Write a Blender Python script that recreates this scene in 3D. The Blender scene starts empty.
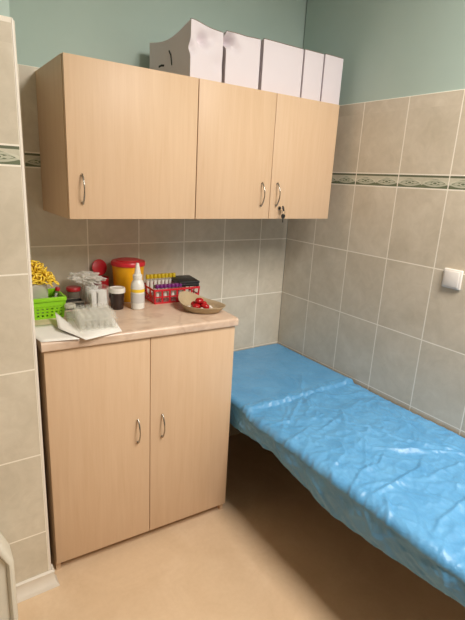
import bpy, bmesh, math, random
from mathutils import Vector, Matrix, noise
random.seed(7)
sc = bpy.context.scene
COL = sc.collection
PI = math.pi

# ------------------------------------------------------------------ helpers
def lin(c):
    return tuple(((v/255)/12.92 if v/255 <= .04045 else ((v/255+.055)/1.055)**2.4) for v in c) + (1,)

class NT:
    def __init__(s, name):
        s.m = bpy.data.materials.new(name); s.m.use_nodes = True
        s.t = s.m.node_tree; s.n = s.t.nodes; s.l = s.t.links
        s.bsdf = s.n['Principled BSDF']
    def node(s, typ, **kw):
        n = s.n.new(typ)
        for k, v in kw.items(): setattr(n, k, v)
        return n
    def put(s, sock, v):
        if hasattr(v, 'is_output'): s.l.new(v, sock)
        else: sock.default_value = v
    def math(s, op, a, b=0.0, c=None):
        n = s.node('ShaderNodeMath', operation=op)
        s.put(n.inputs[0], a); s.put(n.inputs[1], b)
        if c is not None: s.put(n.inputs[2], c)
        return n.outputs[0]
    def mix(s, f, a, b):
        n = s.node('ShaderNodeMix', data_type='RGBA')
        s.put(n.inputs[0], f); s.put(n.inputs[6], a); s.put(n.inputs[7], b)
        return n.outputs[2]
    def ramp(s, f, stops):
        n = s.node('ShaderNodeValToRGB'); e = n.color_ramp.elements
        while len(e) < len(stops): e.new(.5)
        for i, (p, c) in enumerate(stops): e[i].position = p; e[i].color = c
        s.put(n.inputs[0], f); return n.outputs[0]
    def noise(s, vec, scale, detail=4, rough=.55, dist=0):
        n = s.node('ShaderNodeTexNoise'); s.l.new(vec, n.inputs['Vector'])
        n.inputs['Scale'].default_value = scale; n.inputs['Detail'].default_value = detail
        n.inputs['Roughness'].default_value = rough; n.inputs['Distortion'].default_value = dist
        return n.outputs['Fac']
    def mapping(s, vec, scale=(1, 1, 1), rot=(0, 0, 0)):
        n = s.node('ShaderNodeMapping'); s.l.new(vec, n.inputs[0])
        n.inputs['Scale'].default_value = scale; n.inputs['Rotation'].default_value = rot
        return n.outputs[0]
    def obj(s): return s.node('ShaderNodeTexCoord').outputs['Object']
    def pos(s): return s.node('ShaderNodeNewGeometry').outputs['Position']
    def bump(s, h, strength=.2, dist=.002):
        n = s.node('ShaderNodeBump'); n.inputs['Strength'].default_value = strength
        n.inputs['Distance'].default_value = dist
        s.l.new(h, n.inputs['Height']); s.l.new(n.outputs[0], s.bsdf.inputs['Normal'])
    def set(s, **kw):
        for k, v in kw.items(): s.put(s.bsdf.inputs[k.replace('_', ' ')], v)
        return s.m

def plain(name, c, rough=.4, var=.05, scale=30, **kw):
    t = NT(name); f = t.noise(t.obj(), scale, 3)
    a = lin(tuple(max(0, v*(1-var)) for v in c)); b = lin(tuple(min(255, v*(1+var)) for v in c))
    return t.set(Base_Color=t.mix(f, a, b), Roughness=rough, **kw)

def clear(name, tint=(242, 243, 238), body=.08, rough=.12):
    t = NT(name)
    t.set(Base_Color=lin(tint), Roughness=rough)
    tr = t.node('ShaderNodeBsdfTransparent'); tr.inputs[0].default_value = (1, 1, 1, 1)
    lw = t.node('ShaderNodeLayerWeight'); lw.inputs[0].default_value = .35
    f = t.math('MINIMUM', t.math('ADD', t.math('MULTIPLY', lw.outputs['Facing'], .32), body), .9)
    mx = t.node('ShaderNodeMixShader'); t.l.new(f, mx.inputs[0])
    t.l.new(tr.outputs[0], mx.inputs[1]); t.l.new(t.bsdf.outputs[0], mx.inputs[2])
    t.l.new(mx.outputs[0], t.n['Material Output'].inputs[0])
    return t.m

def wood(name, base, dark, spec=.3):
    t = NT(name); p = t.mapping(t.obj(), (14, 14, .9))
    f = t.noise(p, 3.2, 5, .6, .6)
    p2 = t.mapping(t.obj(), (90, 90, 2.2)); g = t.noise(p2, 2.5, 4, .6)
    big = t.noise(t.mapping(t.obj(), (2.5, 2.5, .5)), 1.5, 2)
    h = t.math('ADD', t.math('MULTIPLY', f, .55), t.math('ADD', t.math('MULTIPLY', g, .25), t.math('MULTIPLY', big, .2)))
    c = t.ramp(h, [(.3, lin(dark)), (.68, lin(base))])
    return t.set(Base_Color=c, Roughness=.42, Specular_IOR_Level=spec)

def tiles(name, axis, sign, off):
    """glazed beige wall tiles 25 x 33 cm, pale grout, a green leaf border strip"""
    t = NT(name); P = t.pos(); sx = t.node('ShaderNodeSeparateXYZ'); t.l.new(P, sx.inputs[0])
    s = t.math('ADD', t.math('MULTIPLY', sx.outputs[axis], sign), -off+10.0)   # +40 whole tiles
    z = sx.outputs[2]
    u = t.math('FRACT', t.math('DIVIDE', s, .25))
    ZB, ZT = 1.5616, 1.6203
    below = t.math('LESS_THAN', z, ZB)
    above = t.math('GREATER_THAN', z, ZT)
    vb = t.math('FRACT', t.math('ADD', t.math('DIVIDE', t.math('SUBTRACT', z, ZB), .33), 20))
    va = t.math('DIVIDE', t.math('SUBTRACT', z, ZT), .3257)
    bv = t.math('DIVIDE', t.math('SUBTRACT', z, ZB), ZT-ZB)
    inb = t.math('SUBTRACT', t.math('SUBTRACT', 1, below), above)
    gu = t.math('LESS_THAN', t.math('ABSOLUTE', t.math('SUBTRACT', u, .5)),   .5-.0026/.25)   # 1 inside
    def inside(v, size, g=.0026):
        return t.math('LESS_THAN', t.math('ABSOLUTE', t.math('SUBTRACT', v, .5)), .5-g/size)
    gv = t.math('ADD', t.math('ADD', t.math('MULTIPLY', below, inside(vb, .33)), t.math('MULTIPLY', above, inside(va, .3257))),
                t.math('MULTIPLY', inb, inside(bv, ZT-ZB, .0030)))
    tile = t.math('MULTIPLY', gu, gv)
    # glaze
    cell = t.node('ShaderNodeCombineXYZ')
    t.put(cell.inputs[0], t.math('FLOOR', t.math('DIVIDE', s, .25))); t.put(cell.inputs[1], t.math('FLOOR', t.math('DIVIDE', t.math('SUBTRACT', z, ZB), .33)))
    wn = t.node('ShaderNodeTexWhiteNoise'); t.l.new(cell.outputs[0], wn.inputs['Vector'])
    shift = t.node('ShaderNodeVectorMath', operation='MULTIPLY_ADD')
    t.l.new(wn.outputs['Color'], shift.inputs[0]); shift.inputs[1].default_value = (7, 7, 7); t.l.new(P, shift.inputs[2])
    n1 = t.noise(shift.outputs[0], 5, 6, .6, .7); n2 = t.noise(shift.outputs[0], 16, 6, .65, 1.2)
    h = t.math('ADD', t.math('MULTIPLY', n1, .6), t.math('MULTIPLY', n2, .4))
    h = t.math('ADD', h, t.math('MULTIPLY', t.math('SUBTRACT', wn.outputs['Value'], .5), .05))
    c = t.ramp(h, [(.3, lin((194, 183, 163))), (.52, lin((209, 198, 179))), (.72, lin((222, 212, 194)))])
    # border strip
    w = t.math('FRACT', t.math('MULTIPLY', u, 2)); q = t.math('SUBTRACT', t.math('MULTIPLY', w, 2), 1)
    q2 = t.math('MULTIPLY', q, q)
    wave = t.math('ADD', t.math('MULTIPLY', t.math('SINE', t.math('MULTIPLY', w, PI)), .44), .24)
    body = t.math('LESS_THAN', bv, wave)
    dv = t.math('ABSOLUTE', t.math('SUBTRACT', bv, .40))
    leaf = t.math('MULTIPLY', t.math('SUBTRACT', 1, q2), .19)
    rim = t.math('LESS_THAN', t.math('ABSOLUTE', t.math('SUBTRACT', dv, leaf)), .06)
    rim = t.math('MULTIPLY', rim, t.math('LESS_THAN', q2, .86))
    aq = t.math('ABSOLUTE', q)
    leaf2 = t.math('MULTIPLY', t.math('SUBTRACT', .09, t.math('MULTIPLY', t.math('ABSOLUTE', t.math('SUBTRACT', aq, .42)), .3)), 1.0)
    rim2 = t.math('MULTIPLY', t.math('LESS_THAN', dv, leaf2), t.math('LESS_THAN', t.math('ABSOLUTE', t.math('SUBTRACT', aq, .42)), .26))
    curl = t.math('LESS_THAN', t.math('ABSOLUTE', t.math('SUBTRACT', t.math('ADD', t.math('MULTIPLY', q2, 14), t.math('MULTIPLY', t.math('MULTIPLY', dv, dv), 60)), .55)), .3)
    lite = t.math('MINIMUM', t.math('ADD', t.math('ADD', rim, rim2), curl), 1)
    stripe = t.math('MULTIPLY', t.math('GREATER_THAN', bv, .80), t.math('LESS_THAN', bv, .95))
    cream = t.ramp(n2, [(.3, lin((190, 185, 164))), (.7, lin((208, 203, 184)))])
    bc = t.mix(body, cream, lin((108, 117, 92)))
    bc = t.mix(t.math('MULTIPLY', lite, .7), bc, lin((212, 210, 190)))
    bc = t.mix(stripe, bc, lin((100, 106, 84)))
    c = t.mix(inb, c, bc)
    c = t.mix(tile, lin((246, 238, 224)), c)
    t.bump(t.math('ADD', tile, t.math('MULTIPLY', t.math('MULTIPLY', inb, lite), .3)), .5, .0012)
    return t.set(Base_Color=c, Roughness=t.math('ADD', t.math('MULTIPLY', tile, -.35), .7), Specular_IOR_Level=.4)

# ---- mesh building
def box(bm, x0, x1, y0, y1, z0, z1, bev=0.0, seg=2):
    b = bmesh.new(); bmesh.ops.create_cube(b, size=1)
    for v in b.verts:
        v.co = Vector((x0+(v.co.x+.5)*(x1-x0), y0+(v.co.y+.5)*(y1-y0), z0+(v.co.z+.5)*(z1-z0)))
    if bev: bmesh.ops.bevel(b, geom=list(b.edges), offset=bev, segments=seg, profile=.5, affect='EDGES')
    merge(bm, b); return bm
def merge(bm, b, mat=None):
    if mat is not None: bmesh.ops.transform(b, matrix=mat, verts=b.verts)
    me = bpy.data.meshes.new('tmp'); b.to_mesh(me); b.free(); bm.from_mesh(me); bpy.data.meshes.remove(me)
def lathe(bm, prof, seg=32, c=(0, 0, 0), cap=True):
    rings = []
    for r, z in prof:
        rings.append([bm.verts.new((c[0]+r*math.cos(2*PI*i/seg), c[1]+r*math.sin(2*PI*i/seg), c[2]+z)) for i in range(seg)])
    for a, b in zip(rings, rings[1:]):
        for i in range(seg): bm.faces.new((a[i], a[(i+1) % seg], b[(i+1) % seg], b[i]))
    if cap:
        if prof[0][0] > 1e-6: bm.faces.new(rings[0][::-1])
        if prof[-1][0] > 1e-6: bm.faces.new(rings[-1])
    return bm
def tube(bm, pts, r, seg=8, closed=False):
    pts = [Vector(p) for p in pts]; n = len(pts); rings = []
    up = Vector((.13, .27, .95)).normalized()
    for i, p in enumerate(pts):
        if closed: d = pts[(i+1) % n]-pts[i-1]
        else: d = pts[min(i+1, n-1)]-pts[max(i-1, 0)]
        d.normalize(); a = d.cross(up)
        if a.length < .1: a = d.cross(Vector((1, 0, 0)))
        a.normalize(); b = d.cross(a)
        rr = r[i] if isinstance(r, (list, tuple)) else r
        rings.append([bm.verts.new(p+a*rr*math.cos(2*PI*k/seg)+b*rr*math.sin(2*PI*k/seg)) for k in range(seg)])
    m = n if closed else n-1
    for i in range(m):
        A, B = rings[i], rings[(i+1) % n]
        for k in range(seg): bm.faces.new((A[k], A[(k+1) % seg], B[(k+1) % seg], B[k]))
    if not closed: bm.faces.new(rings[0][::-1]); bm.faces.new(rings[-1])
    return bm
def grid(bm, nu, nv, f):
    g = [[bm.verts.new(f(i/nu, j/nv)) for j in range(nv+1)] for i in range(nu+1)]
    for i in range(nu):
        for j in range(nv): bm.faces.new((g[i][j], g[i+1][j], g[i+1][j+1], g[i][j+1]))
    return g
def obj(name, bm, mat, parent=None, smooth=True, loc=None, rot=None, angle=40, recalc=True):
    if recalc: bmesh.ops.recalc_face_normals(bm, faces=bm.faces)
    me = bpy.data.meshes.new(name); bm.to_mesh(me); bm.free()
    me.materials.append(mat)
    if smooth:
        me.polygons.foreach_set('use_smooth', [True]*len(me.polygons))
        me.set_sharp_from_angle(angle=math.radians(angle))
    o = bpy.data.objects.new(name, me); COL.objects.link(o)
    if parent: o.parent = parent
    if loc is not None: o.location = loc
    if rot is not None: o.rotation_euler = rot
    return o
def tag(o, label, cat, group=None):
    o['label'] = label; o['category'] = cat
    if group: o['group'] = group
    return o
def thing(name, label, cat, loc=(0, 0, 0), rotz=0, group=None):
    o = bpy.data.objects.new(name, None); COL.objects.link(o); o.empty_display_size = .05
    o.location = loc; o.rotation_euler = (0, 0, rotz)
    return tag(o, label, cat, group)
def struct(name, bm, mat, parent=None, **k):
    o = obj(name, bm, mat, parent, **k); o['kind'] = 'structure'; return o
def dup(root, loc, rot=None, label=None, group=None):
    r = root.copy(); COL.objects.link(r); r.location = loc
    if rot is not None: r.rotation_euler = rot
    if label: r['label'] = label
    if group: r['group'] = group
    for ch in list(root.children):
        c = ch.copy(); COL.objects.link(c); c.parent = r
        for g in ch.children:
            d = g.copy(); COL.objects.link(d); d.parent = c
    return r
B = bmesh.new
def solidify(o, th, off=0):
    m = o.modifiers.new('thickness', 'SOLIDIFY'); m.thickness = th; m.offset = off

# ------------------------------------------------------------------ materials
M_wood = wood('beech_laminate', (221, 191, 160), (210, 177, 143))
M_woodd = wood('couch_timber', (165, 120, 76), (125, 85, 50))
M_edge = plain('door_edge_shadow_gap', (120, 92, 64), .5)
M_paint = NT('mint_wall_paint')
M_paint.bump(M_paint.noise(M_paint.pos(), 180, 3), .08, .001)
M_paint = M_paint.set(Base_Color=M_paint.ramp(M_paint.noise(M_paint.pos(), 3, 4), [(.3, lin((174, 194, 186))), (.7, lin((180, 199, 191)))]), Roughness=.6)
M_tb = tiles('tiles_back_wall', 0, -1, .1966)
M_tr = tiles('tiles_right_wall', 1, -1, .237)
M_ts = tiles('tiles_wall_stub', 0, -1, 1.562)
M_white = plain('white_trim_plastic', (226, 218, 206), .35, .02)
M_switch = plain('white_switch_plastic', (235, 230, 224), .25, .01)
M_roomd = plain('bounce_cut_dark_wall', (92, 86, 78), .7, .02, 3)  # invented dark tone for the unseen left wall, cuts bounce light on the cabinet side
M_ceil = plain('ceiling_paint', (232, 230, 222), .8, .01)
M_room = plain('bounce_cut_dim_wall', (132, 128, 120), .7, .02, 3)  # unseen front wall, tone lowered so less light bounces back into the room
t = NT('beige_linoleum')
n1 = t.noise(t.pos(), 4.5, 7, .65, .9); n2 = t.noise(t.pos(), 60, 4, .6)
h = t.math('ADD', t.math('MULTIPLY', n1, .75), t.math('MULTIPLY', n2, .25))
M_floor = t.set(Base_Color=t.ramp(h, [(.3, lin((209, 180, 146))), (.52, lin((217, 189, 156))), (.72, lin((225, 199, 168)))]), Roughness=.36, Specular_IOR_Level=.35)
t = NT('pink_marble_laminate')
p = t.mapping(t.obj(), (1, 1, 1), (0, 0, .5))
wv = t.node('ShaderNodeTexWave'); t.l.new(p, wv.inputs[0]); wv.inputs['Scale'].default_value = 2.2
wv.inputs['Distortion'].default_value = 13; wv.inputs['Detail'].default_value = 4; wv.inputs['Detail Scale'].default_value = 1.6
vein = t.ramp(wv.outputs[1], [(.0, (1, 1, 1, 1)), (.09, (0, 0, 0, 1))])
n1 = t.noise(p, 6, 7, .6, 1)
c = t.ramp(n1, [(.3, lin((196, 168, 146))), (.5, lin((214, 188, 166))), (.72, lin((226, 204, 184)))])
M_marble = t.set(Base_Color=t.mix(t.math('MULTIPLY', vein, .28), c, lin((172, 140, 118))), Roughness=.3)
t = NT('blue_plastic_film')
n1 = t.noise(t.pos(), 9, 5, .6, .5)
M_film = t.set(Base_Color=t.ramp(n1, [(.3, lin((80, 148, 198))), (.7, lin((100, 166, 213)))]), Roughness=.36, Specular_IOR_Level=.75)
t.bump(t.noise(t.mapping(t.pos(), (1, .6, 1)), 38, 6, .65, 1.2), .6, .004)
M_pad = plain('couch_vinyl', (120, 130, 140), .5)
M_chrome = plain('satin_chrome', (165, 160, 152), .25, .02, Metallic=1.0)
M_black = plain('black_plastic', (26, 25, 26), .45)
M_carton = plain('white_carton', (228, 219, 225), .65, .015, 4)
M_cardraw = plain('raw_carton_edge', (130, 98, 72), .8)
M_ink = plain('black_print', (30, 30, 32), .6)
M_green = plain('lime_plastic', (140, 205, 30), .35)
M_red = plain('red_plastic', (206, 40, 52), .35)
M_dred = plain('dark_red_plastic', (165, 24, 34), .4)
M_yel = plain('sharps_yellow', (238, 172, 20), .38)
M_ring = plain('yellow_ring_plastic', (250, 212, 70), .35)
M_brown = plain('dark_brown_plastic', (50, 33, 28), .35)
M_lidw = plain('milky_white_plastic', (226, 222, 214), .35)
M_bottle = plain('white_bottle', (232, 230, 224), .3, .02)
M_stripe = plain('yellow_label', (246, 206, 60), .4)
M_lab = plain('grey_label_print', (206, 204, 202), .5)
M_purple = plain('purple_cap', (112, 34, 112), .35)
M_ycap = plain('olive_yellow_cap', (198, 172, 30), .38)
M_gcap = plain('green_cap', (28, 96, 62), .4)
M_clear = clear('clear_plastic')
M_clear2 = clear('clear_thin_plastic', (242, 241, 232), .05, .1)
M_frost = clear('frosted_bag', (214, 210, 196), .5, .3)
M_grey = clear('smoky_jar_plastic', (140, 130, 118), .55, .2)
M_film2 = clear('crumpled_clear_film', (246, 244, 238), .38, .18)
M_paper = plain('white_paper', (236, 232, 226), .8, .01)
M_pulp = plain('grey_pulp_board', (184, 164, 132), .9, .06, 90)
M_wrap = plain('silver_blister_wrap', (226, 224, 222), .3, .08, 40)
M_sweet = plain('glossy_red_wrap', (168, 24, 30), .2, .25, 60)
M_cotton = plain('white_cotton', (235, 225, 215), .9)
M_tubelabel = plain('white_tube_label', (228, 224, 216), .5)
M_dgrey = plain('dark_grey_plastic', (58, 54, 50), .4)
M_bin = plain('off_white_bin_plastic', (222, 218, 204), .38, .02)

# ------------------------------------------------------------------ room
FZ = -.015
XL, YF, H = -2.75, -4.1, 2.75
struct('floor', box(B(), XL, .02, YF, .02, -.08, FZ), M_floor, smooth=False)
struct('ceiling', box(B(), XL-.1, .12, YF-.1, .12, H, H+.06), M_ceil, smooth=False)
wb = struct('wall_back', box(B(), XL, .02, .008, .1, FZ, H), M_paint, smooth=False)
struct('tile_cladding', box(B(), -1.5625, 0, 0, .0079, FZ, 1.946, .0015, 1), M_tb, wb, smooth=False)
wr = struct('wall_right', box(B(), .008, .1, YF, .0, FZ, H), M_paint, smooth=False)
struct('tile_cladding', box(B(), 0, .0079, YF, 0, FZ, 1.946, .0015, 1), M_tr, wr, smooth=False)
struct('wall_left', box(B(), XL-.1, XL, YF, .02, FZ, H), M_roomd, smooth=False)
struct('wall_front', box(B(), XL, .02, YF-.1, YF, FZ, H), M_room, smooth=False)
# wall stub beside the cabinet
SY = -.568
SX = .013                                # wall stub edge
ws = struct('wall_stub', box(B(), XL, -1.577+SX, SY+.009, .008, FZ, H), M_paint, smooth=False)
b = B(); box(b, XL, -1.5752+SX, SY, SY+.0088, FZ, 1.957)
struct('tile_cladding', b, M_ts, ws, smooth=False)
b = B(); box(b, -1.5768+SX, -1.569+SX, SY+.0095, -.0, FZ, 1.957)
struct('tile_cladding', b, M_tb, ws, smooth=False)
# rounded white corner trim
b = B(); seg = 8; R_ = .0095
pr = []
for k in range(seg+1):
    a = -PI/2+PI/2*k/seg
    pr.append((-1.5752+SX+R_*math.cos(a), SY+R_+R_*math.sin(a)-.0012))
pr += [(-1.5752+SX, SY+R_)]
lo = [b.verts.new((x, y, FZ)) for x, y in pr]; hi = [b.verts.new((x, y, 1.951 if x > -1.5725+SX else 1.957)) for x, y in pr]
for i in range(len(pr)):
    j = (i+1) % len(pr); b.faces.new((lo[i], lo[j], hi[j], hi[i]))
b.faces.new(lo[::-1]); b.faces.new(hi)
struct('trim_1', b, M_white)
# coved skirting round the stub, mitred at its corner
b = B()
prof = [(0, 0), (.021, 0), (.021, .006), (.013, .018), (.008, .036), (.007, .058), (.009, .066), (.004, .072), (0, .072)]
path = [(Vector((XL, SY-.0006, FZ)), Vector((0, -1, 0))), (Vector((-1.5652+SX, SY-.0006, FZ)), Vector((1, -1, 0))), (Vector((-1.5652+SX, SY+.03, FZ)), Vector((1, 0, 0)))]
rings = [[b.verts.new(p + d*o_ + Vector((0, 0, z_))) for o_, z_ in prof] for p, d in path]
for A, C in zip(rings, rings[1:]):
    for i in range(len(prof)):
        j = (i+1) % len(prof); b.faces.new((A[i], A[j], C[j], C[i]))
b.faces.new(rings[0]); b.faces.new(rings[-1][::-1])
struct('baseboard_left', b, M_white)

# ------------------------------------------------------------------ light switch on the right wall
t_ = thing('light_switch', 'white square rocker light switch on the right tiled wall', 'light switch', (-.0005, -1.081, 1.204))
obj('frame', box(B(), -.011, 0, -.042, .042, -.041, .041, .005, 3), M_switch, t_)
obj('rocker', box(B(), -.0165, -.0112, -.033, .033, -.033, .033, .003, 2), M_switch, t_)

# ------------------------------------------------------------------ cabinets
def bow_handle(parent, x, z0, z1, y):
    pts = [(x, y, z0+.004)]
    n = 12
    for k in range(n+1):
        a = k/n; pts.append((x, y-.006-.022*math.sin(PI*a)**.8, z0+(z1-z0)*a))
    pts.append((x, y, z1-.004))
    r = [.0042]+[.0022+.0012*abs(math.cos(PI*k/n)) for k in range(n+1)]+[.0042]
    b = B(); tube(b, pts, r, 10)
    return obj('handle', b, M_chrome, parent)

def wall_unit(name, label, x0, x1, seams, handles):
    z0, z1, d, th = 1.3875, 1.930, .407, .018
    c = thing(name, label, 'cabinet', (x0, -.0005, z0))
    w = x1-x0; h = z1-z0; db = d-th-.002
    obj('side_panel', box(B(), 0, th, -db, 0, 0, h, .0006, 1), M_wood, c)
    obj('side_panel', box(B(), w-th, w, -db, 0, 0, h, .0006, 1), M_wood, c)
    obj('top_panel', box(B(), th+.0003, w-th-.0003, -db, 0, h-th, h, .0006, 1), M_wood, c)
    obj('bottom_panel', box(B(), th+.0003, w-th-.0003, -db, 0, 0, th, .0006, 1), M_wood, c)
    obj('back_panel', box(B(), th+.0003, w-th-.0003, -.005, -.001, th+.0003, h-th-.0003), M_wood, c)
    ed = [x0]+seams+[x1]
    for i in range(len(ed)-1):
        a, e = ed[i]-x0+.0012, ed[i+1]-x0-.0012
        dr = obj('door', box(B(), a, e, -d, -db-.0015, .001, h-.001, .0012, 2), M_wood, c)
        for hx, hz0, hz1 in handles:
            if a < hx-x0 < e: bow_handle(dr, hx-x0, hz0-z0, hz1-z0, -d)
    return c
wall_unit('wall_cabinet', 'single-door light wood wall cabinet at the left, above the green basket', -1.384, -.8675, [], [(-1.335, 1.444, 1.546)])
wc2 = wall_unit('wall_cabinet', 'two-door light wood wall cabinet with keys in its lock, beside the right wall', -.866, -.085, [-.474], [(-.527, 1.446, 1.550), (-.438, 1.448, 1.552)])
rd = [o for o in wc2.children if o.name.startswith('door')][1]
b = B(); lathe(b, [(.0001, 0), (.009, 0), (.009, .004), (.007, .006), (.0001, .006)], 20)
bmesh.ops.transform(b, matrix=Matrix.Translation((-.414+.866, -.4072, 1.438-1.3875)) @ Matrix.Rotation(PI/2, 4, 'X'), verts=b.verts)
obj('lock', b, M_chrome, rd)
# keys
k = thing('key', 'small black-headed keys hanging in the lock of the right wall cabinet', 'keys', (-.414, -.4145, 1.438))
b = B(); box(b, -.001, .001, -.006, .0035, -.003, .003); obj('blade', b, M_chrome, k)
b = B(); lathe(b, [(.0001, -.002), (.0125, -.002), (.0135, 0), (.0125, .002), (.0001, .002)], 20)
bmesh.ops.transform(b, matrix=Matrix.Translation((.004, -.019, 0)) @ Matrix.Rotation(PI/2-.35, 4, 'X') @ Matrix.Rotation(.6, 4, 'Y'), verts=b.verts)
obj('key_head', b, M_black, k)
b = B(); tube(b, [(.004+.008*math.cos(a*PI/8), -.024, -.016+.0085*math.sin(a*PI/8)) for a in range(16)], .0008, 6, True); obj('key_ring', b, M_chrome, k)
b = B(); lathe(b, [(.0001, -.002), (.011, -.002), (.012, 0), (.011, .002), (.0001, .002)], 20)
bmesh.ops.transform(b, matrix=Matrix.Translation((.004, -.022, -.035)) @ Matrix.Rotation(PI/2, 4, 'X'), verts=b.verts)
box(b, .002, .006, -.0228, -.0212, -.064, -.045)
obj('spare_key', b, M_black, k)

# base cabinet, standing very slightly askew
WT = .9812
CL, CR = Vector((-1.533, -.539, 0)), -.0446
bc = thing('base_cabinet', 'light wood floor cabinet with two tall doors and bow handles', 'cabinet', CL, CR)
W = .803; th = .018; dz0, dz1 = .031, .9415
obj('side_panel', box(B(), .008, .008+th, .033, .52, FZ, .9448, .0006, 1), M_wood, bc)
obj('side_panel', box(B(), .795-th, .795, .033, .52, FZ, .9448, .0006, 1), M_wood, bc)
obj('bottom_panel', box(B(), .0265, .7765, .033, .514, .036, .055, .0006, 1), M_wood, bc)
obj('back_panel', box(B(), .0265, .7765, .5145, .519, .0605, .944), M_wood, bc)
obj('plinth', box(B(), .0265, .7765, .060, .076, FZ, .0355, .0006, 1), M_wood, bc)
for a, e, hx, hz in ((.0085, .4022, .350, .492), (.4048, .7945, .457, .490)):
    dr = obj('door', box(B(), a, e, .013, .031, dz0, dz1, .0012, 2), M_wood, bc)
    bow_handle(dr, hx, hz, hz+.107, .013)
# worktop
b = B()
pr = [(.535, .945), (.535, WT)]
for k_ in range(7):
    a = PI/2+PI/2*k_/6; pr.append((.012+.012*math.cos(a), WT-.012+.012*math.sin(a)))
for k_ in range(5):
    a = PI+PI/2*k_/4; pr.append((.006+.006*math.cos(a), .951+.006*math.sin(a)))
A = [b.verts.new((0, y, z)) for y, z in pr]; C = [b.verts.new((W, y, z)) for y, z in pr]
for i in range(len(pr)):
    j = (i+1) % len(pr); b.faces.new((A[i], A[j], C[j], C[i]))
b.faces.new(A[::-1]); b.faces.new(C)
wt = obj('worktop', b, M_marble, loc=CL, rot=(0, 0, CR))
tag(wt, 'pinkish marble-pattern worktop with rounded front edge on the floor cabinet', 'worktop')

# ------------------------------------------------------------------ couch
co = thing('examination_couch', 'long low wooden-framed padded couch along the right tiled wall', 'couch', (0, 0, 0))
X0, X1, Y0, Y1 = -.668, -.026, -1.96, -.02
obj('side_rail', box(B(), X0+.01, X0+.035, Y0+.02, Y1-.01, .425, .4745, .002), M_woodd, co)
obj('side_rail', box(B(), X1-.035, X1-.01, Y0+.02, Y1-.01, .425, .4745, .002), M_woodd, co)
for yy in (Y0+.03, -.66, Y1-.06):
    obj('cross_rail', box(B(), X0+.0355, X1-.0355, yy, yy+.03, .425, .4745, .002), M_woodd, co)
for lx in (-.60, -.09):
    for ly in (-1.88, -.14):
        obj('leg', box(B(), lx-.022, lx+.022, ly-.022, ly+.022, FZ, .4245, .003), M_woodd, co)
obj('mattress_pad', box(B(), X0, X1, Y0, -.652, .475, .542, .022, 4), M_pad, co)
obj('headrest_pad', box(B(), X0, X1, -.640, Y1, .475, .559, .020, 4), M_pad, co)

# blue film cover with creases
CRE = [
 ([(-.385,-.946),(-.353,-1.001),(-.275,-1.136),(-.13,-1.335),(-.03,-1.46)], .009, .012),
 ([(-.385,-.946),(-.439,-1.105),(-.36,-1.18),(-.291,-1.228),(-.134,-1.337),(-.03,-1.40)], .010, .011),
 ([(-.67,-1.318),(-.617,-1.318),(-.502,-1.314),(-.383,-1.305),(-.301,-1.262)], .009, .013),
 ([(-.69,-1.249),(-.592,-1.208),(-.491,-1.208),(-.40,-1.16)], .008, .012),
 ([(-.302,-.836),(-.366,-.916),(-.418,-.975)], .008, .012),
 ([(-.193,-.444),(-.27,-.53),(-.341,-.596),(-.392,-.685),(-.422,-.804),(-.406,-.895)], .008, .012),
 ([(-.535,-.92),(-.43,-.90),(-.332,-.884)], .007, .012),
 ([(-.36,-.63),(-.414,-.674),(-.584,-.798),(-.69,-.79)], .007, .013),
 ([(-.68,-.922),(-.6,-.90),(-.536,-.873)], .007, .012),
 ([(-.615,-1.325),(-.69,-1.41)], .007, .012),
 ([(-.42,-1.36),(-.333,-1.355),(-.197,-1.374),(-.06,-1.42)], .007, .012),
 ([(-.66,-1.54),(-.58,-1.513),(-.415,-1.50),(-.2,-1.53)], .008, .014),
 ([(-.341,-.596),(-.30,-.50),(-.30,-.42)], .006, .011),
 ([(-.341,-.596),(-.25,-.70),(-.12,-.75),(-.04,-.74)], .006, .013),
 ([(-.5,-1.0),(-.56,-1.10),(-.68,-1.14)], .007, .013),
 ([(-.2,-.95),(-.25,-1.04),(-.33,-1.08)], .006, .012),
 ([(-.64,-.68),(-.6,-.76),(-.5,-.80)], .005, .012),
 ([(-.5,-1.66),(-.35,-1.63),(-.1,-1.68)], .008, .014),
]
SEGS = []
for pl, hgt, wd in CRE:
    n = len(pl)-1
    for i in range(n): SEGS.append((Vector(pl[i]), Vector(pl[i+1]), hgt, wd, i/n, (i+1)/n))
def crease(x, y):
    q = Vector((x, y)); tot = 0
    for a, e, hgt, wd, f0, f1 in SEGS:
        if min(a.x, e.x)-.06 > x or max(a.x, e.x)+.06 < x or min(a.y, e.y)-.06 > y or max(a.y, e.y)+.06 < y: continue
        d = e-a; tt = max(0, min(1, (q-a).dot(d)/d.length_squared)); r = (q-(a+d*tt)).length
        side = 1 if d.x*(q.y-a.y)-d.y*(q.x-a.x) > 0 else -1
        f = f0+(f1-f0)*tt; env = math.sin(PI*(.12+.76*f))
        w_ = wd*(.55 if side > 0 else 1.3)
        tot = max(tot, hgt*1.15*env*math.exp(-(r/w_)**1.4))
    return tot
def ridg(x, y, s, seed):
    v = noise.noise(Vector((x*s, y*s, seed))); return (1-abs(v)*2)**2 if abs(v) < .5 else 0
def lerp_tab(tab, y):
    for (ya, za), (yb, zb) in zip(tab, tab[1:]):
        if ya >= y >= yb:
            f = (ya-y)/(ya-yb); f = f*f*(3-2*f); return za+(zb-za)*f
    return tab[0][1] if y > tab[0][0] else tab[-1][1]
HEM = [(-.01, .435), (-.567, .438), (-.72, .452), (-.854, .458), (-1.034, .428), (-1.164, .402), (-1.325, .412), (-1.482, .432), (-1.688, .455), (-1.98, .45)]
def smooth01(t): t = max(0, min(1, t)); return t*t*(3-2*t)
YA, YB, XR_, XLx, RAD = -.012, -1.975, -.012, -.702, .024
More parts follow.
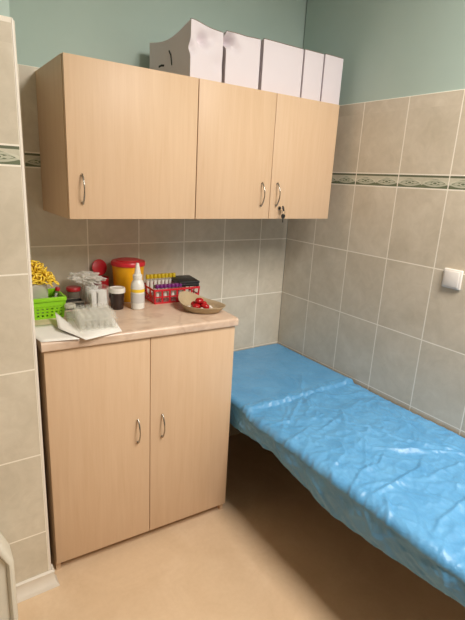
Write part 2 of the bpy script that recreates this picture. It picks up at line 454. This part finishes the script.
def cover(u, v):
    y = YA+(YB-YA)*v
    base = .5475+.0165*smooth01((y+.655)/.020)
    hem = lerp_tab(HEM, y)+.004*noise.noise(Vector((y*14, 3, 1)))
    L1 = (XR_-XLx)-RAD; L2 = RAD*PI/2
    flat = L1/(L1+L2+.13); arc = (L1+L2)/(L1+L2+.13)
    if u < flat: x = XR_-L1*u/flat; z = base; nx, nz = 0, 1; q = 0
    elif u < arc:
        a = (u-flat)/(arc-flat)*PI/2
        x = XLx+RAD-RAD*math.sin(a); z = base-RAD+RAD*math.cos(a); nx, nz = -math.sin(a), math.cos(a); q = 0
    else:
        q = (u-arc)/(1-arc); x = XLx; z = (base-RAD)+(hem-(base-RAD))*q; nx, nz = -1, 0
    xx = x if q == 0 else XLx-.10*q
    calm = .25 if y > -.60 else 1
    d = crease(xx, y)*(1 if y < -.6 else .75)
    d += calm*(.0042*ridg(xx*1.0, y*.8, 6.5, 1.3)**2+.003*ridg(xx+.3*y, y-.3*xx, 11, 4.2)**2+.0016*ridg(xx, y, 23, 8.1))
    d += .0015*noise.noise(Vector((xx*5, y*5, 2)))+.0015
    wx, wy = xx+.05*noise.noise(Vector((xx*6, y*6, 5))), y+.05*noise.noise(Vector((xx*6, y*6, 15)))
    for sc_, am, k_, sd in ((3.2, .0055, 7, 2.2), (5.5, .0042, 7, 7.7), (8.5, .0028, 6, 12.1), (6.2, .0030, 13, 21.0), (13, .0018, 8, 31.0)):
        d += calm*am*max(0, 1-abs(noise.noise(Vector((wx*sc_, wy*sc_, sd))))*k_)
    # puckers along the front edge
    pe = math.exp(-((x-XLx-.012)/.030)**2)
    d += calm*pe*.006*max(0, noise.noise(Vector((y*24, xx*7, 3.3))))
    d *= 1-.5*smooth01((x+.05)/.04)
    if q: d = d*.6+q*(.007*noise.noise(Vector((y*9, q*1.5, 6)))+.006*noise.noise(Vector((y*21+q*4, q, 9))))+.004*math.sin(q*2.5)
    # slack drawn into the gather at the step
    g = math.exp(-(((x+.341)/.055)**2+((y+.60)/.035)**2)); z -= .004*g
    return Vector((x+nx*d, y, z+nz*d))
b = B(); grid(b, 210, 460, cover)
cv = obj('couch_cover', b, M_film, angle=180)
solidify(cv, .0008, 1)
tag(cv, 'crinkled light blue plastic film sheet draped over the couch', 'plastic sheet')

# ------------------------------------------------------------------ cartons on the wall cabinets
def carton(label, x0, x1, yf, yb, h, dents, rot=0, seed=0, topcurve=0, peak=0):
    w = x1-x0; d = yb-yf
    o = thing('carton', label, 'box', (x0, yf, 1.9305), rot, 'white cartons on the wall cabinets')
    b = B()
    def dent(x, y, z):
        p = Vector((x, y, z)); s = Vector((0, 0, 0))
        for (cx, cz, r, dep) in dents:
            f = math.exp(-(((x-cx)/r)**2+((z-cz)/(r*.8))**2))
            if y < d*.3: s += Vector((0, dep*f*(1-y/(d*.3)), 0))
        bulge = .004*math.sin(PI*x/w)*math.sin(PI*z/h)
        if y < .001: s += Vector((0, -bulge*.6, 0))
        n_ = noise.noise(Vector((x*14+seed, y*9, z*14)))
        s += Vector((0, 0, 0)) if z < .002 else Vector((.0012*n_, .0015*n_, 0))
        # open top edge sags between its corners
        if z > h*.6:
            k_ = (z-h*.6)/(h*.4)
            s.z -= topcurve*k_*math.sin(PI*min(1, y/d))*(1.0)+topcurve*.9*k_*(y/d)
        s.z += peak*math.exp(-(x/.07)**2-(y/.10)**2)*(z/h)**2
        return p+s
    N = 22
    fr = lambda u, v: dent(w*u, 0, h*v)
    grid(b, N, N, fr)
    grid(b, N, N, lambda u, v: dent(w*u, d, h*v))
    grid(b, N, N, lambda u, v: dent(0, d*u, h*v))
    grid(b, N, N, lambda u, v: dent(w, d*u, h*v))
    grid(b, N, N, lambda u, v: dent(w*u, d*v, 0))
    grid(b, N, N, lambda u, v: dent(w*u, d*v, h-.003))
    bmesh.ops.remove_doubles(b, verts=b.verts, dist=.0004)
    obj('body', b, M_carton, o, angle=30)
    b = B()
    grid(b, N, 2, lambda u, v: dent(.004+(w-.008)*u, .001, h)+Vector((0, .012*v, .001+.002*v)))
    fl = obj('lid_edge', b, M_cardraw, o); solidify(fl, .0015, 1)
    fl['label'] = 'raw brown board edge'
    return o, dent
c1, dn = carton('leftmost white carton on the cabinets, dented front and black print on its left side', -.894, -.735, -.382, -.08, .190,
   [(.060, .140, .026, .040), (.105, .160, .022, .012), (.0, .105, .022, .016), (.13, .07, .03, .006)], .12, 1, .022, .014)
def strip(name, pts, w_):
    b = B()
    for (ya, za), (yb_, zb) in zip(pts, pts[1:]):
        dv = Vector((0, yb_-ya, zb-za)); nn = Vector((0, -dv.z, dv.y)).normalized()*w_
        e = [dn(.0, ya, za), dn(.0, yb_, zb)]
        q = [e[0]-nn, e[1]-nn, e[1]+nn, e[0]+nn]
        b.faces.new([b.verts.new(v+Vector((-.0012, 0, 0))) for v in q])
    bmesh.ops.remove_doubles(b, verts=b.verts, dist=.004)
    pm = obj('printed_mark', b, M_ink, c1, recalc=False); solidify(pm, .0004); pm['label'] = 'black printed mark'
strip('m', [(.150, .118), (.136, .098), (.128, .060)], .0032)
strip('m', [(.185, .066), (.205, .069), (.226, .066)], .0040)
strip('m', [(.205, .120), (.225, .121)], .0014)
strip('m', [(.172, .112), (.186, .116)], .0014)
carton('second white carton from the left, with a deep dent at its top left corner', -.724, -.553, -.370, -.09, .198, [(.012, .165, .024, .060), (.050, .145, .020, .016), (.10, .19, .03, .006)], .0, 4, .006)
carton('widest smooth white carton, in the middle of the row on the cabinets', -.537, -.313, -.372, -.09, .2045, [], .0, 7, .004)
carton('narrow white carton, second from the right end of the row on the cabinets', -.306, -.190, -.376, -.09, .205, [], .0, 9, .003)
carton('narrow white carton at the right end of the row, next to the mint wall', -.182, -.063, -.378, -.09, .2075, [], .0, 11, .003)

# ------------------------------------------------------------------ things on the worktop
Z = WT+.0004
# sheets of paper
def sheet(name, label, pts, faces, zs):
    b = B(); vs = [b.verts.new((x, y, z)) for (x, y), z in zip(pts, zs)]
    for f in faces: b.faces.new([vs[i] for i in f])
    bmesh.ops.subdivide_edges(b, edges=b.edges, cuts=5, use_grid_fill=True)
    for v in b.verts: v.co.z += .0004*(1+noise.noise(v.co*30))
    o = obj(name, b, M_paper, angle=20); solidify(o, .0004, 1); return tag(o, label, 'paper')
sheet('paper_sheet', 'flat white paper sheet at the left front corner of the worktop', [(-1.566, -.33), (-1.452, -.34), (-1.405, -.555), (-1.53, -.532)], [(0, 1, 2, 3)], [Z]*4)
sheet('paper_sheet', 'creased white paper under the clear tube rack, its left half folded up',
      [(-1.427, -.300), (-1.392, -.345), (-1.391, -.578), (-1.452, -.445), (-1.244, -.541), (-1.195, -.26), (-1.36, -.20)],
      [(0, 1, 2, 3), (1, 6, 5, 4, 2)], [Z+.036, Z+.002, Z+.002, Z+.014, Z+.002, Z+.002, Z+.002])

# green basket
gx0, gx1, gy0, gy1, gh = -1.556, -1.376, -.272, -.122, .088
gb = thing('storage_basket', 'lime green plastic basket with slotted sides, beside the tiled wall stub', 'basket', ((gx0+gx1)/2, (gy0+gy1)/2, Z))
def basket(parent, w, d, h, tap, rows, cols_w, cols_d, rimz, rimw, mat, th=.003, bar=.006):
    b = B()
    def bar_(p0, p1, wx, wy):
        p0 = Vector(p0); p1 = Vector(p1); dv = p1-p0
        bb = B(); bmesh.ops.create_cube(bb, size=1)
        for v in bb.verts: v.co = p0+dv*(v.co.z+.5)+Vector(wx)*v.co.x+Vector(wy)*v.co.y
        merge(b, bb)
    def hw(z): return w/2+tap*z/h, d/2+tap*z/h
    for z, t_w in rows:
        a, e = hw(z)
        for s in (-1, 1):
            bar_((-a, s*e, z), (a, s*e, z), (0, 0, t_w), (0, th, 0))
            bar_((s*a, -e, z), (s*a, e, z), (0, 0, t_w), (th, 0, 0))
    a0, e0 = hw(0); a1, e1 = hw(h)
    for s in (-1, 1):
        for i in range(cols_w+1):
            f = -1+2*i/cols_w
            bar_((f*a0, s*e0, 0), (f*a1, s*e1, h), (bar, 0, 0), (0, th, 0))
        for i in range(cols_d+1):
            f = -1+2*i/cols_d
            bar_((s*a0, f*e0, 0), (s*a1, f*e1, h), (0, bar, 0), (th, 0, 0))
    box(b, -a0, a0, -e0, e0, 0, th)
    body = obj('body', b, mat, parent, smooth=False)
    b = B(); a, e = hw(h)
    for s in (-1, 1):
        box(b, -a-rimw, a+rimw, s*e-rimw if s < 0 else e, -e if s < 0 else e+rimw, h-rimz, h, .0012, 2)
        box(b, s*a-rimw if s < 0 else a, -a if s < 0 else a+rimw, -e, e, h-rimz, h, .0012, 2)
    obj('rim', b, mat, parent)
basket(gb, gx1-gx0-.026, gy1-gy0-.02, gh, .010, [(.004, .010), (.021, .007), (.034, .007), (.047, .007), (.070, .036)], 9, 6, .016, .005, M_green, .003, .010)

# milky packet standing in the basket, rings heaped on it
b = B(); box(b, -.056, .050, -.036, .036, 0, .135, .012, 3)
bmesh.ops.subdivide_edges(b, edges=b.edges, cuts=3, use_grid_fill=True)
for v in b.verts: v.co += Vector((.005*noise.noise(v.co*35), .005*noise.noise(v.co*35+Vector((9, 0, 0))), 0))
pk = obj('clear_bag', b, M_frost, loc=(-1.484, -.206, Z+.0035)); tag(pk, 'crumpled milky plastic bag standing in the green basket under yellow rings', 'bag')
rb = B(); tube(rb, [(.0105*math.cos(2*PI*i/14), .0105*math.sin(2*PI*i/14), 0) for i in range(14)], .0027, 7, True)
ring0 = obj('plastic_ring', rb, M_ring)
tag(ring0, 'small yellow plastic ring in the heap above the green basket', 'ring', 'yellow plastic rings heaped over the green basket')
spots = []
layers = [(1.128, 9, 6), (1.142, 9, 6), (1.156, 8, 5), (1.170, 7, 4), (1.184, 6, 3), (1.198, 4, 2)]
for zi, (z, nx, ny) in enumerate(layers):
    for i in range(nx):
        for j in range(ny):
            x = -1.482+(i-(nx-1)/2)*.0145+random.uniform(-.004, .004)
            y = -.206+(j-(ny-1)/2)*.0165+random.uniform(-.004, .004)
            if x < -1.548: continue
            if random.random() < .22: continue
            spots.append((x, y, z+random.uniform(-.003, .003)))
for i in range(9): spots.append((-1.425+random.uniform(-.012, .020), -.255+random.uniform(-.01, .03), 1.118+random.uniform(0, .035)))
for i, s in enumerate(spots):
    r = (random.uniform(-1.2, 1.2), random.uniform(-1.2, 1.2), random.uniform(0, 6))
    if i == 0: ring0.location = s; ring0.rotation_euler = r
    else: dup(ring0, s, r)

# test tubes
def make_tube(label, group, capm, h, r, cap_h, lab):
    t_ = thing('test_tube', label, 'test tube', group=group)
    b = B(); lathe(b, [(.0005, 0), (r*.6, .0008), (r, r*.8), (r, h-cap_h), (r*.8, h-cap_h)], 14); obj('glass', b, M_clear, t_)
    b = B(); lathe(b, [(r*1.02, h-cap_h), (r*1.28, h-cap_h+.001), (r*1.28, h-.002), (r*1.1, h), (.0005, h-.001)], 14); obj('cap', b, capm, t_)
    if lab:
        b = B(); lathe(b, [(r*1.05, h*.22), (r*1.05, h-cap_h-.008)], 14, cap=False); obj('paper_label', b, M_tubelabel, t_)
    return t_
# red lattice basket
RA = -.035
rbk = thing('tube_basket', 'red lattice plastic basket holding capped blood tubes', 'basket', (-.852, -.163, Z), RA)
basket(rbk, .222, .142, .070, .005, [(.003, .008), (.032, .006)], 6, 3, .010, .003, M_red, .0025, .008)
Mx = Matrix.Translation(rbk.location) @ Matrix.Rotation(RA, 4, 'Z')
tp = make_tube('purple-capped blood tube in the front row of the red basket', 'purple-capped tubes in the red basket', M_purple, .085, .0080, .017, True)
for i in range(8):
    p = Mx @ Vector((-.094+.0196*i, -.056, .0032))
    if i == 0: tp.location = p
    else: dup(tp, p)
tg = make_tube('green-capped tube standing behind the purple ones in the red basket', 'green-capped tubes in the red basket', M_gcap, .076, .0078, .016, False)
for i in range(6):
    p = Mx @ Vector((-.085+.0215*i, -.022-.006*(i % 2), .0032))
    if i == 0: tg.location = p
    else: dup(tg, p)
ty = make_tube('tall yellow-capped tube in the back row of the red basket', 'yellow-capped tubes in the red basket', M_ycap, .112, .0074, .021, True)
for i in range(8):
    p = Mx @ Vector((-.098+.0196*i, .052, .0032))
    if i == 0: ty.location = p
    else: dup(ty, p)
tr_ = make_tube('red-capped tube leaning out of the green basket', None, M_dred, .10, .0075, .016, True)
tr_.location = (-1.400, -.175, Z+.006); tr_.rotation_euler = (.0, .18, 0)
# black box
bb = thing('foam_box', 'black flat foam box lying on the right end of the red basket', 'box', (-.775, -.166, Z+.0705), -.16)
obj('base', box(B(), -.052, .048, -.070, .070, 0, .014, .003, 2), M_black, bb)
obj('lid', box(B(), -.054, .050, -.072, .072, .0144, .026, .004, 2), M_black, bb)

# sharps bin
sb = thing('sharps_bin', 'tall yellow sharps bin with a wide red lid, behind the white bottle', 'bin', (-1.040, -.094, Z))
b = B(); lathe(b, [(.060, 0), (.063, .004), (.074, .166), (.071, .166), (.060, .006)], 40); obj('body', b, M_yel, sb)
b = B(); lathe(b, [(.0725, .1665), (.0785, .166), (.0795, .170), (.0795, .178), (.076, .185), (.058, .188), (.056, .191), (.030, .192), (.0005, .192)], 40); obj('lid', b, M_red, sb)
# bottle
bt = thing('spray_bottle', 'white plastic bottle with tapered nozzle and yellow label stripe', 'bottle', (-1.064, -.262, Z))
b = B(); lathe(b, [(.026, 0), (.0295, .004), (.0300, .098), (.0285, .112), (.0225, .126), (.019, .131), (.019, .136), (.0005, .136)], 32); obj('body', b, M_bottle, bt)
b = B(); lathe(b, [(.0205, .1365), (.0205, .152), (.0145, .157), (.0120, .172), (.0085, .190), (.0065, .204), (.0005, .205)], 28); obj('nozzle_cap', b, M_bottle, bt)
b = B(); lathe(b, [(.0304, .078), (.0304, .092)], 32, cap=False); obj('label_stripe', b, M_stripe, bt)['label'] = 'yellow label stripe'
b = B(); lathe(b, [(.0303, .030), (.0303, .072)], 32, cap=False); obj('label', b, M_lab, bt)['label'] = 'pale grey printed label'
# brown cup
cu = thing('specimen_cup', 'dark brown plastic cup with a white lid, left of the white bottle', 'cup', (-1.146, -.230, Z))
b = B(); lathe(b, [(.0245, 0), (.027, .003), (.0315, .074), (.0005, .074)], 32); obj('body', b, M_brown, cu)
b = B(); lathe(b, [(.0325, .0745), (.0350, .075), (.0355, .090), (.0335, .095), (.029, .0955), (.027, .093), (.0005, .093)], 32); obj('lid', b, M_lidw, cu)
# jar with a red lid
jr = thing('sample_jar', 'small smoky clear jar with a red lid, right of the green basket', 'jar', (-1.292, -.078, Z))
b = B(); lathe(b, [(.024, 0), (.027, .003), (.028, .060), (.0005, .060)], 28); obj('body', b, M_grey, jr)
b = B(); lathe(b, [(.030, .0605), (.0315, .061), (.0315, .074), (.029, .077), (.0005, .077)], 28); obj('lid', b, M_dred, jr)
# dark tray
dt = thing('small_tray', 'small dark grey open plastic tray in front of the red-lidded jar', 'tray', (-1.315, -.148, Z))
b = B(); box(b, -.040, .040, -.026, .026, 0, .003)
for s in (-1, 1):
    box(b, -.040, .040, min(s*.026, s*.0235), max(s*.026, s*.0235), .003, .034)
    box(b, min(s*.040, s*.0375), max(s*.040, s*.0375), -.0235, .0235, .003, .034)
obj('body', b, M_dgrey, dt)
b = B(); box(b, -.043, .043, -.029, -.0265, .028, .036, .001); box(b, -.043, .043, .0265, .029, .028, .036, .001)
obj('rim', b, M_grey, dt)
# red container with its round lid flipped up
rc = thing('disposal_pot', 'dark red round pot behind the clear tumbler, its disc lid flipped up', 'pot', (-1.160, -.048, Z))
b = B(); lathe(b, [(.034, 0), (.036, .003), (.040, .105), (.037, .105), (.033, .006), (.0005, .006)], 32); obj('body', b, M_dred, rc)
b = B(); lathe(b, [(.0005, -.003), (.036, -.003), (.038, 0), (.038, .004), (.034, .006), (.0005, .006)], 32)
bmesh.ops.transform(b, matrix=Matrix.Translation((.007, .030, .146)) @ Matrix.Rotation(math.radians(78), 4, 'X') @ Matrix.Rotation(.2, 4, 'Y'), verts=b.verts)
obj('lid', b, M_red, rc)
b = B(); box(b, -.010, .010, .034, .0405, .098, .112, .001); obj('hinge', b, M_red, rc)

# clear containers with wrapped packets
def clear_box(label, loc, w, d, h, tap, rz=0):
    o = thing('clear_container', label, 'container', loc, rz)
    b = B(); n = 28; th = .0018
    def ring(f, z, ins):
        pts = []
        for i in range(n):
            a = 2*PI*i/n; c_, s_ = math.cos(a), math.sin(a)
            e = .38
            pts.append(b.verts.new(((w/2*f-ins)*math.copysign(abs(c_)**e, c_), (d/2*f-ins)*math.copysign(abs(s_)**e, s_), z)))
        return pts
    rs = [ring(1-tap, 0, 0), ring(1, h, 0), ring(1, h, th), ring(1-tap, th*2, th)]
    for A_, B_ in zip(rs, rs[1:]):
        for i in range(n): b.faces.new((A_[i], A_[(i+1) % n], B_[(i+1) % n], B_[i]))
    b.faces.new(rs[0][::-1]); b.faces.new(rs[-1])
    obj('body', b, M_clear2, o)
    b = B()
    q = [(1.03, h-.003), (1.03, h+.0015), (.97, h+.0015), (.97, h+.0002)]
    rr = [ring(f, z, 0) for f, z in q]
    for A_, B_ in zip(rr, rr[1:]):
        for i in range(n): b.faces.new((A_[i], A_[(i+1) % n], B_[(i+1) % n], B_[i]))
    obj('rim', b, M_clear, o)
    return o
clear_box('clear plastic tumbler holding upright wrapped packets, left of the brown cup', (-1.222, -.205, Z), .086, .070, .098, .12)
clear_box('clear plastic tub at the back, heaped with loose wrapped packets', (-1.219, -.110, Z), .078, .075, .092, .08)
pb = B()
def pk_shape(u, v):
    x = -.011+.022*u; z = .078*v
    puff = .0028*max(0, math.sin(PI*u))*max(0, math.sin(PI*max(0, min(1, (v-.1)/.8))))**.5
    return Vector((x, -puff-.0004, z+.0008*math.sin(u*20)))
grid(pb, 8, 14, pk_shape); grid(pb, 8, 14, lambda u, v: pk_shape(u, v)*1.0+Vector((0, .0008-2*pk_shape(u, v).y-.0008, 0)))
pack = obj('wrapped_packet', pb, M_wrap)
tag(pack, 'silver-white wrapped packet standing in the clear tumbler by the brown cup', 'packet', 'wrapped packets in the clear tumbler')
pk_sp = [(x, y-.017, a) for x, y, a in [(-1.245, -.205, .1), (-1.220, -.208, -.15), (-1.198, -.206, .2), (-1.246, -.190, -.2), (-1.222, -.191, .1), (-1.199, -.189, -.1), (-1.243, -.174, .2), (-1.220, -.175, 0), (-1.200, -.173, .15)]]
for i, (x, y, a) in enumerate(pk_sp):
    r = (0, random.uniform(-.06, .06), a); p = (x, y, Z+.0045+random.uniform(0, .006))
    if i == 0: pack.location = p; pack.rotation_euler = r
    else: dup(pack, p, r)
lp2 = [(-1.236, -.128, .0), (-1.206, -.126, .1), (-1.236, -.096, .1), (-1.206, -.094, -.1)]
for x, y, rz in lp2:
    dup(pack, (x, y, Z+.0045), (0, 0, rz), 'silver-white wrapped packet standing inside the clear back tub', 'packets inside the clear back tub')

# crumpled wrap heaped on the back tub
b = B(); bmesh.ops.create_icosphere(b, subdivisions=5, radius=1)
for v in b.verts:
    q = v.co.copy(); n_ = 0
    for f_, a_ in ((1.8, .45), (3.5, .25), (8, .06)): n_ += a_*(abs(noise.noise(q*f_+Vector((4, 4, 1))))*2-.5)
    v.co = Vector((q.x*.066, q.y*.030, max(-.7, q.z)*.026))*(1+n_)
cw = obj('crumpled_wrap', b, M_film2, loc=(-1.245, -.106, Z+.119), rot=(0, .08, -.45), angle=25)
tag(cw, 'crumpled clear wrapping heaped on the clear back tub, below the red disc lid', 'wrapping')

# clear rack with clear tubes
ra = .10
rk = thing('tube_rack', 'clear plastic tube rack standing on white paper at the worktop front', 'rack', (-1.306, -.415, Z+.0035), ra*-1)
b = B(); w_, d_ = .070, .078
box(b, -w_, w_, -d_, d_, 0, .003)
for s in (-1, 1):
    for q in (-1, 1): box(b, s*w_-.003 if s > 0 else -w_, w_ if s > 0 else -w_+.003, q*d_-.003 if q > 0 else -d_, d_ if q > 0 else -d_+.003, .003, .040)
obj('base', b, M_clear2, rk)
b = B()
nx, ny = 6, 6
xs = [-w_+.0135+(2*w_-.027)*i/(nx-1) for i in range(nx)]; ys = [-d_+.0145+(2*d_-.029)*j/(ny-1) for j in range(ny)]
px = (xs[1]-xs[0]); py = (ys[1]-ys[0])
for i in range(nx+1): xx = -w_+.0135-px/2+px*i; box(b, xx-.0012, xx+.0012, -d_, d_, .036, .040)
for j in range(ny+1): yy = -d_+.0145-py/2+py*j; box(b, -w_, w_, yy-.0012, yy+.0012, .0405, .0430)
obj('top_grid', b, M_clear, rk)
b = B(); r_ = .0088
lathe(b, [(.0004, 0), (r_*.7, .0006), (r_, .006), (r_, .056), (r_+.0012, .057), (r_+.0012, .059), (r_-.001, .059), (r_-.001, .006), (.0004, .002)], 14)
ct = obj('open_tube', b, M_clear2)
tag(ct, 'empty clear open tube standing in the clear rack', 'test tube', 'empty clear tubes in the clear rack')
Mk = Matrix.Translation(rk.location) @ Matrix.Rotation(-ra, 4, 'Z')
first = True
for i in range(nx):
    for j in range(ny):
        p = Mk @ Vector((xs[i], ys[j], .0033))
        if first: ct.location = p; first = False
        else: dup(ct, p)
# frosted capped cup at the back left of the rack
fc = thing('frosted_cup', 'small whitish capped pot behind the left end of the clear rack', 'pot', (-1.368, -.300, Z+.003))
b = B(); lathe(b, [(.015, 0), (.017, .003), (.019, .044), (.0005, .044)], 24); obj('body', b, M_clear2, fc)
b = B(); lathe(b, [(.0205, .0445), (.0215, .046), (.0215, .056), (.019, .059), (.0005, .059)], 24); obj('lid', b, M_frost, fc)

# pulp dish
pd = thing('pulp_dish', 'oval grey-brown pulp dish at the right end of the worktop', 'dish', (-.816, -.396, Z), math.atan2(-.94, .35))
b = B(); n = 48
def orng(f, z, lift=0):
    out = []
    for i in range(n):
        a = 2*PI*i/n
        x = .113*f*math.cos(a); y = .080*f*math.sin(a)
        y += .016*f*math.cos(a)**2*(1)-.008*f
        lf = max(0, -math.cos(a))**2
        out.append(b.verts.new((x, y, z+lift*lf)))
    return out
pf = [(.70, 0, 0), (.78, .002, 0), (.92, .018, .012), (1.0, .029, .028), (1.05, .031, .030), (1.05, .0335, .030), (.985, .0325, .028), (.90, .020, .012), (.76, .005, 0), (.68, .0035, 0)]
rs = [orng(*q) for q in pf]
for A_, B_ in zip(rs, rs[1:]):
    for i in range(n): b.faces.new((A_[i], A_[(i+1) % n], B_[(i+1) % n], B_[i]))
b.faces.new(rs[0][::-1]); b.faces.new(rs[-1])
obj('bowl', b, M_pulp, pd, angle=60)
# red wrapped balls and white tufts
sw = B()
bmesh.ops.create_icosphere(sw, subdivisions=3, radius=.0175)
for v in sw.verts:
    v.co.z *= .8; v.co.x *= 1.2; v.co += v.co.normalized()*(.0016*noise.noise(v.co*160))
s0 = obj('red_sweet', sw, M_sweet)
sweets = [(-.850, -.412, .023, .3), (-.812, -.424, .023, 1.2), (-.838, -.376, .023, .8), (-.800, -.388, .023, 2.2), (-.828, -.400, .044, .1)]
tag(s0, 'glossy red wrapped ball in the pulp dish', 'sweet', 'red wrapped balls in the pulp dish')
for i, (x, y, z, a) in enumerate(sweets):
    p = (x, y, Z+z); r = (.15*a, -.1*a, a*1.7)
    if i == 0: s0.location = p; s0.rotation_euler = r
    else: dup(s0, p, r)
cb = B(); bmesh.ops.create_icosphere(cb, subdivisions=3, radius=.0095)
for v in cb.verts: v.co *= 1+.35*noise.noise(v.co*130); v.co.z *= .7
k0 = obj('cotton_tuft', cb, M_cotton)
tag(k0, 'white crumpled tuft beside the red balls in the pulp dish', 'cotton', 'white tufts in the pulp dish')
for i, (x, y, z) in enumerate([(-.872, -.385, .016), (-.842, -.446, .016), (-.785, -.424, .016), (-.812, -.355, .016)]):
    if i == 0: k0.location = (x, y, Z+z)
    else: dup(k0, (x, y, Z+z), (i, i*2, i))

# ------------------------------------------------------------------ waste bin at the lower left
wbn = thing('waste_bin', 'off-white moulded plastic bin with a recessed front on the floor at lower left', 'bin', (-1.842, -.60, FZ))
def outline(ins):
    """front outline of the bin, pulled in by ins: rounded foot, chamfered shoulders"""
    w, h = .146, .415
    p = []
    for k in range(7):
        a = -PI/2+PI/2*k/6; r = .045-ins*.6; p.append((w-ins-r*.6+r*.6*math.cos(a), ins+r+r*math.sin(a)))
    p += [(w+.001-ins, .20), (w+.002-ins, .286-ins*.2), (w-.003-ins, .300-ins*.4), (w-.030-ins*.9, .366-ins), (w-.040-ins, .380-ins), (w-.060-ins*.8, .392-ins), (w-.09, .398-ins)]
    return p+[(-x, z) for x, z in p[::-1]]
b = B()
lay = [(.010, .105), (.0, .095), (.0, .012), (.003, .004), (.008, .0), (.016, .0), (.020, .004), (.024, .018)]
rs = [[b.verts.new((x, y, z)) for x, z in outline(i_)] for i_, y in lay]
n = len(rs[0])
for A_, B_ in zip(rs, rs[1:]):
    for i in range(n): b.faces.new((A_[i], A_[(i+1) % n], B_[(i+1) % n], B_[i]))
b.faces.new(rs[0][::-1])
bmesh.ops.translate(b, verts=b.verts, vec=(0, -.10, 0))
obj('body', b, M_bin, wbn)
b = B()
q = [[b.verts.new((x, y-.10, z)) for x, z in outline(.0245)] for y in (.0182, .0215)]
for i in range(n): b.faces.new((q[0][i], q[0][(i+1) % n], q[1][(i+1) % n], q[1][i]))
b.faces.new(q[0]); b.faces.new(q[1][::-1])
obj('front_panel', b, M_bin, wbn)

# ------------------------------------------------------------------ light
def area(name, loc, sx, sy, power, col, rot=(0, 0, 0)):
    l = bpy.data.lights.new(name, 'AREA'); l.shape = 'RECTANGLE'; l.size = sx; l.size_y = sy
    l.energy = power; l.color = col
    o = bpy.data.objects.new(name, l); COL.objects.link(o); o.location = loc; o.rotation_euler = rot; return o
area('ceiling_lamp', (-.60, -2.40, 2.70), .6, 1.5, 53, (1, .935, .86))
w = bpy.data.worlds.new('room_world'); sc.world = w; w.use_nodes = True
w.node_tree.nodes['Background'].inputs[0].default_value = (.8, .85, .9, 1)
w.node_tree.nodes['Background'].inputs[1].default_value = .0

# ------------------------------------------------------------------ camera
yaw, pitch, roll = -0.6071118203454187, -0.27429059705263426, 0.054090225619413915
cy, sy, cp, sp = math.cos(yaw), math.sin(yaw), math.cos(pitch), math.sin(pitch)
f = Vector((-sy*cp, cy*cp, sp)); r = Vector((cy, sy, 0)); u = r.cross(f)
r2 = r*math.cos(roll)+u*math.sin(roll); u2 = u*math.cos(roll)-r*math.sin(roll)
cam = bpy.data.cameras.new('camera'); co_ = bpy.data.objects.new('camera', cam); COL.objects.link(co_)
m = Matrix.Identity(4)
for i in range(3): m[i][0] = r2[i]; m[i][1] = u2[i]; m[i][2] = -f[i]
m.translation = Vector((-1.8472089510130811, -2.1312201423411348, 1.5551003424703456))
co_.matrix_world = m
cam.sensor_fit = 'VERTICAL'; cam.sensor_height = 36; cam.lens = 462.00333634176064/620*36
cam.clip_start = .02
sc.camera = co_
sc.cycles.transparent_max_bounces = 64
sc.view_settings.view_transform = 'Standard'; sc.view_settings.look = 'None'
sc.view_settings.gamma = 1; sc.view_settings.use_curve_mapping = False
sc.view_settings.exposure = .74
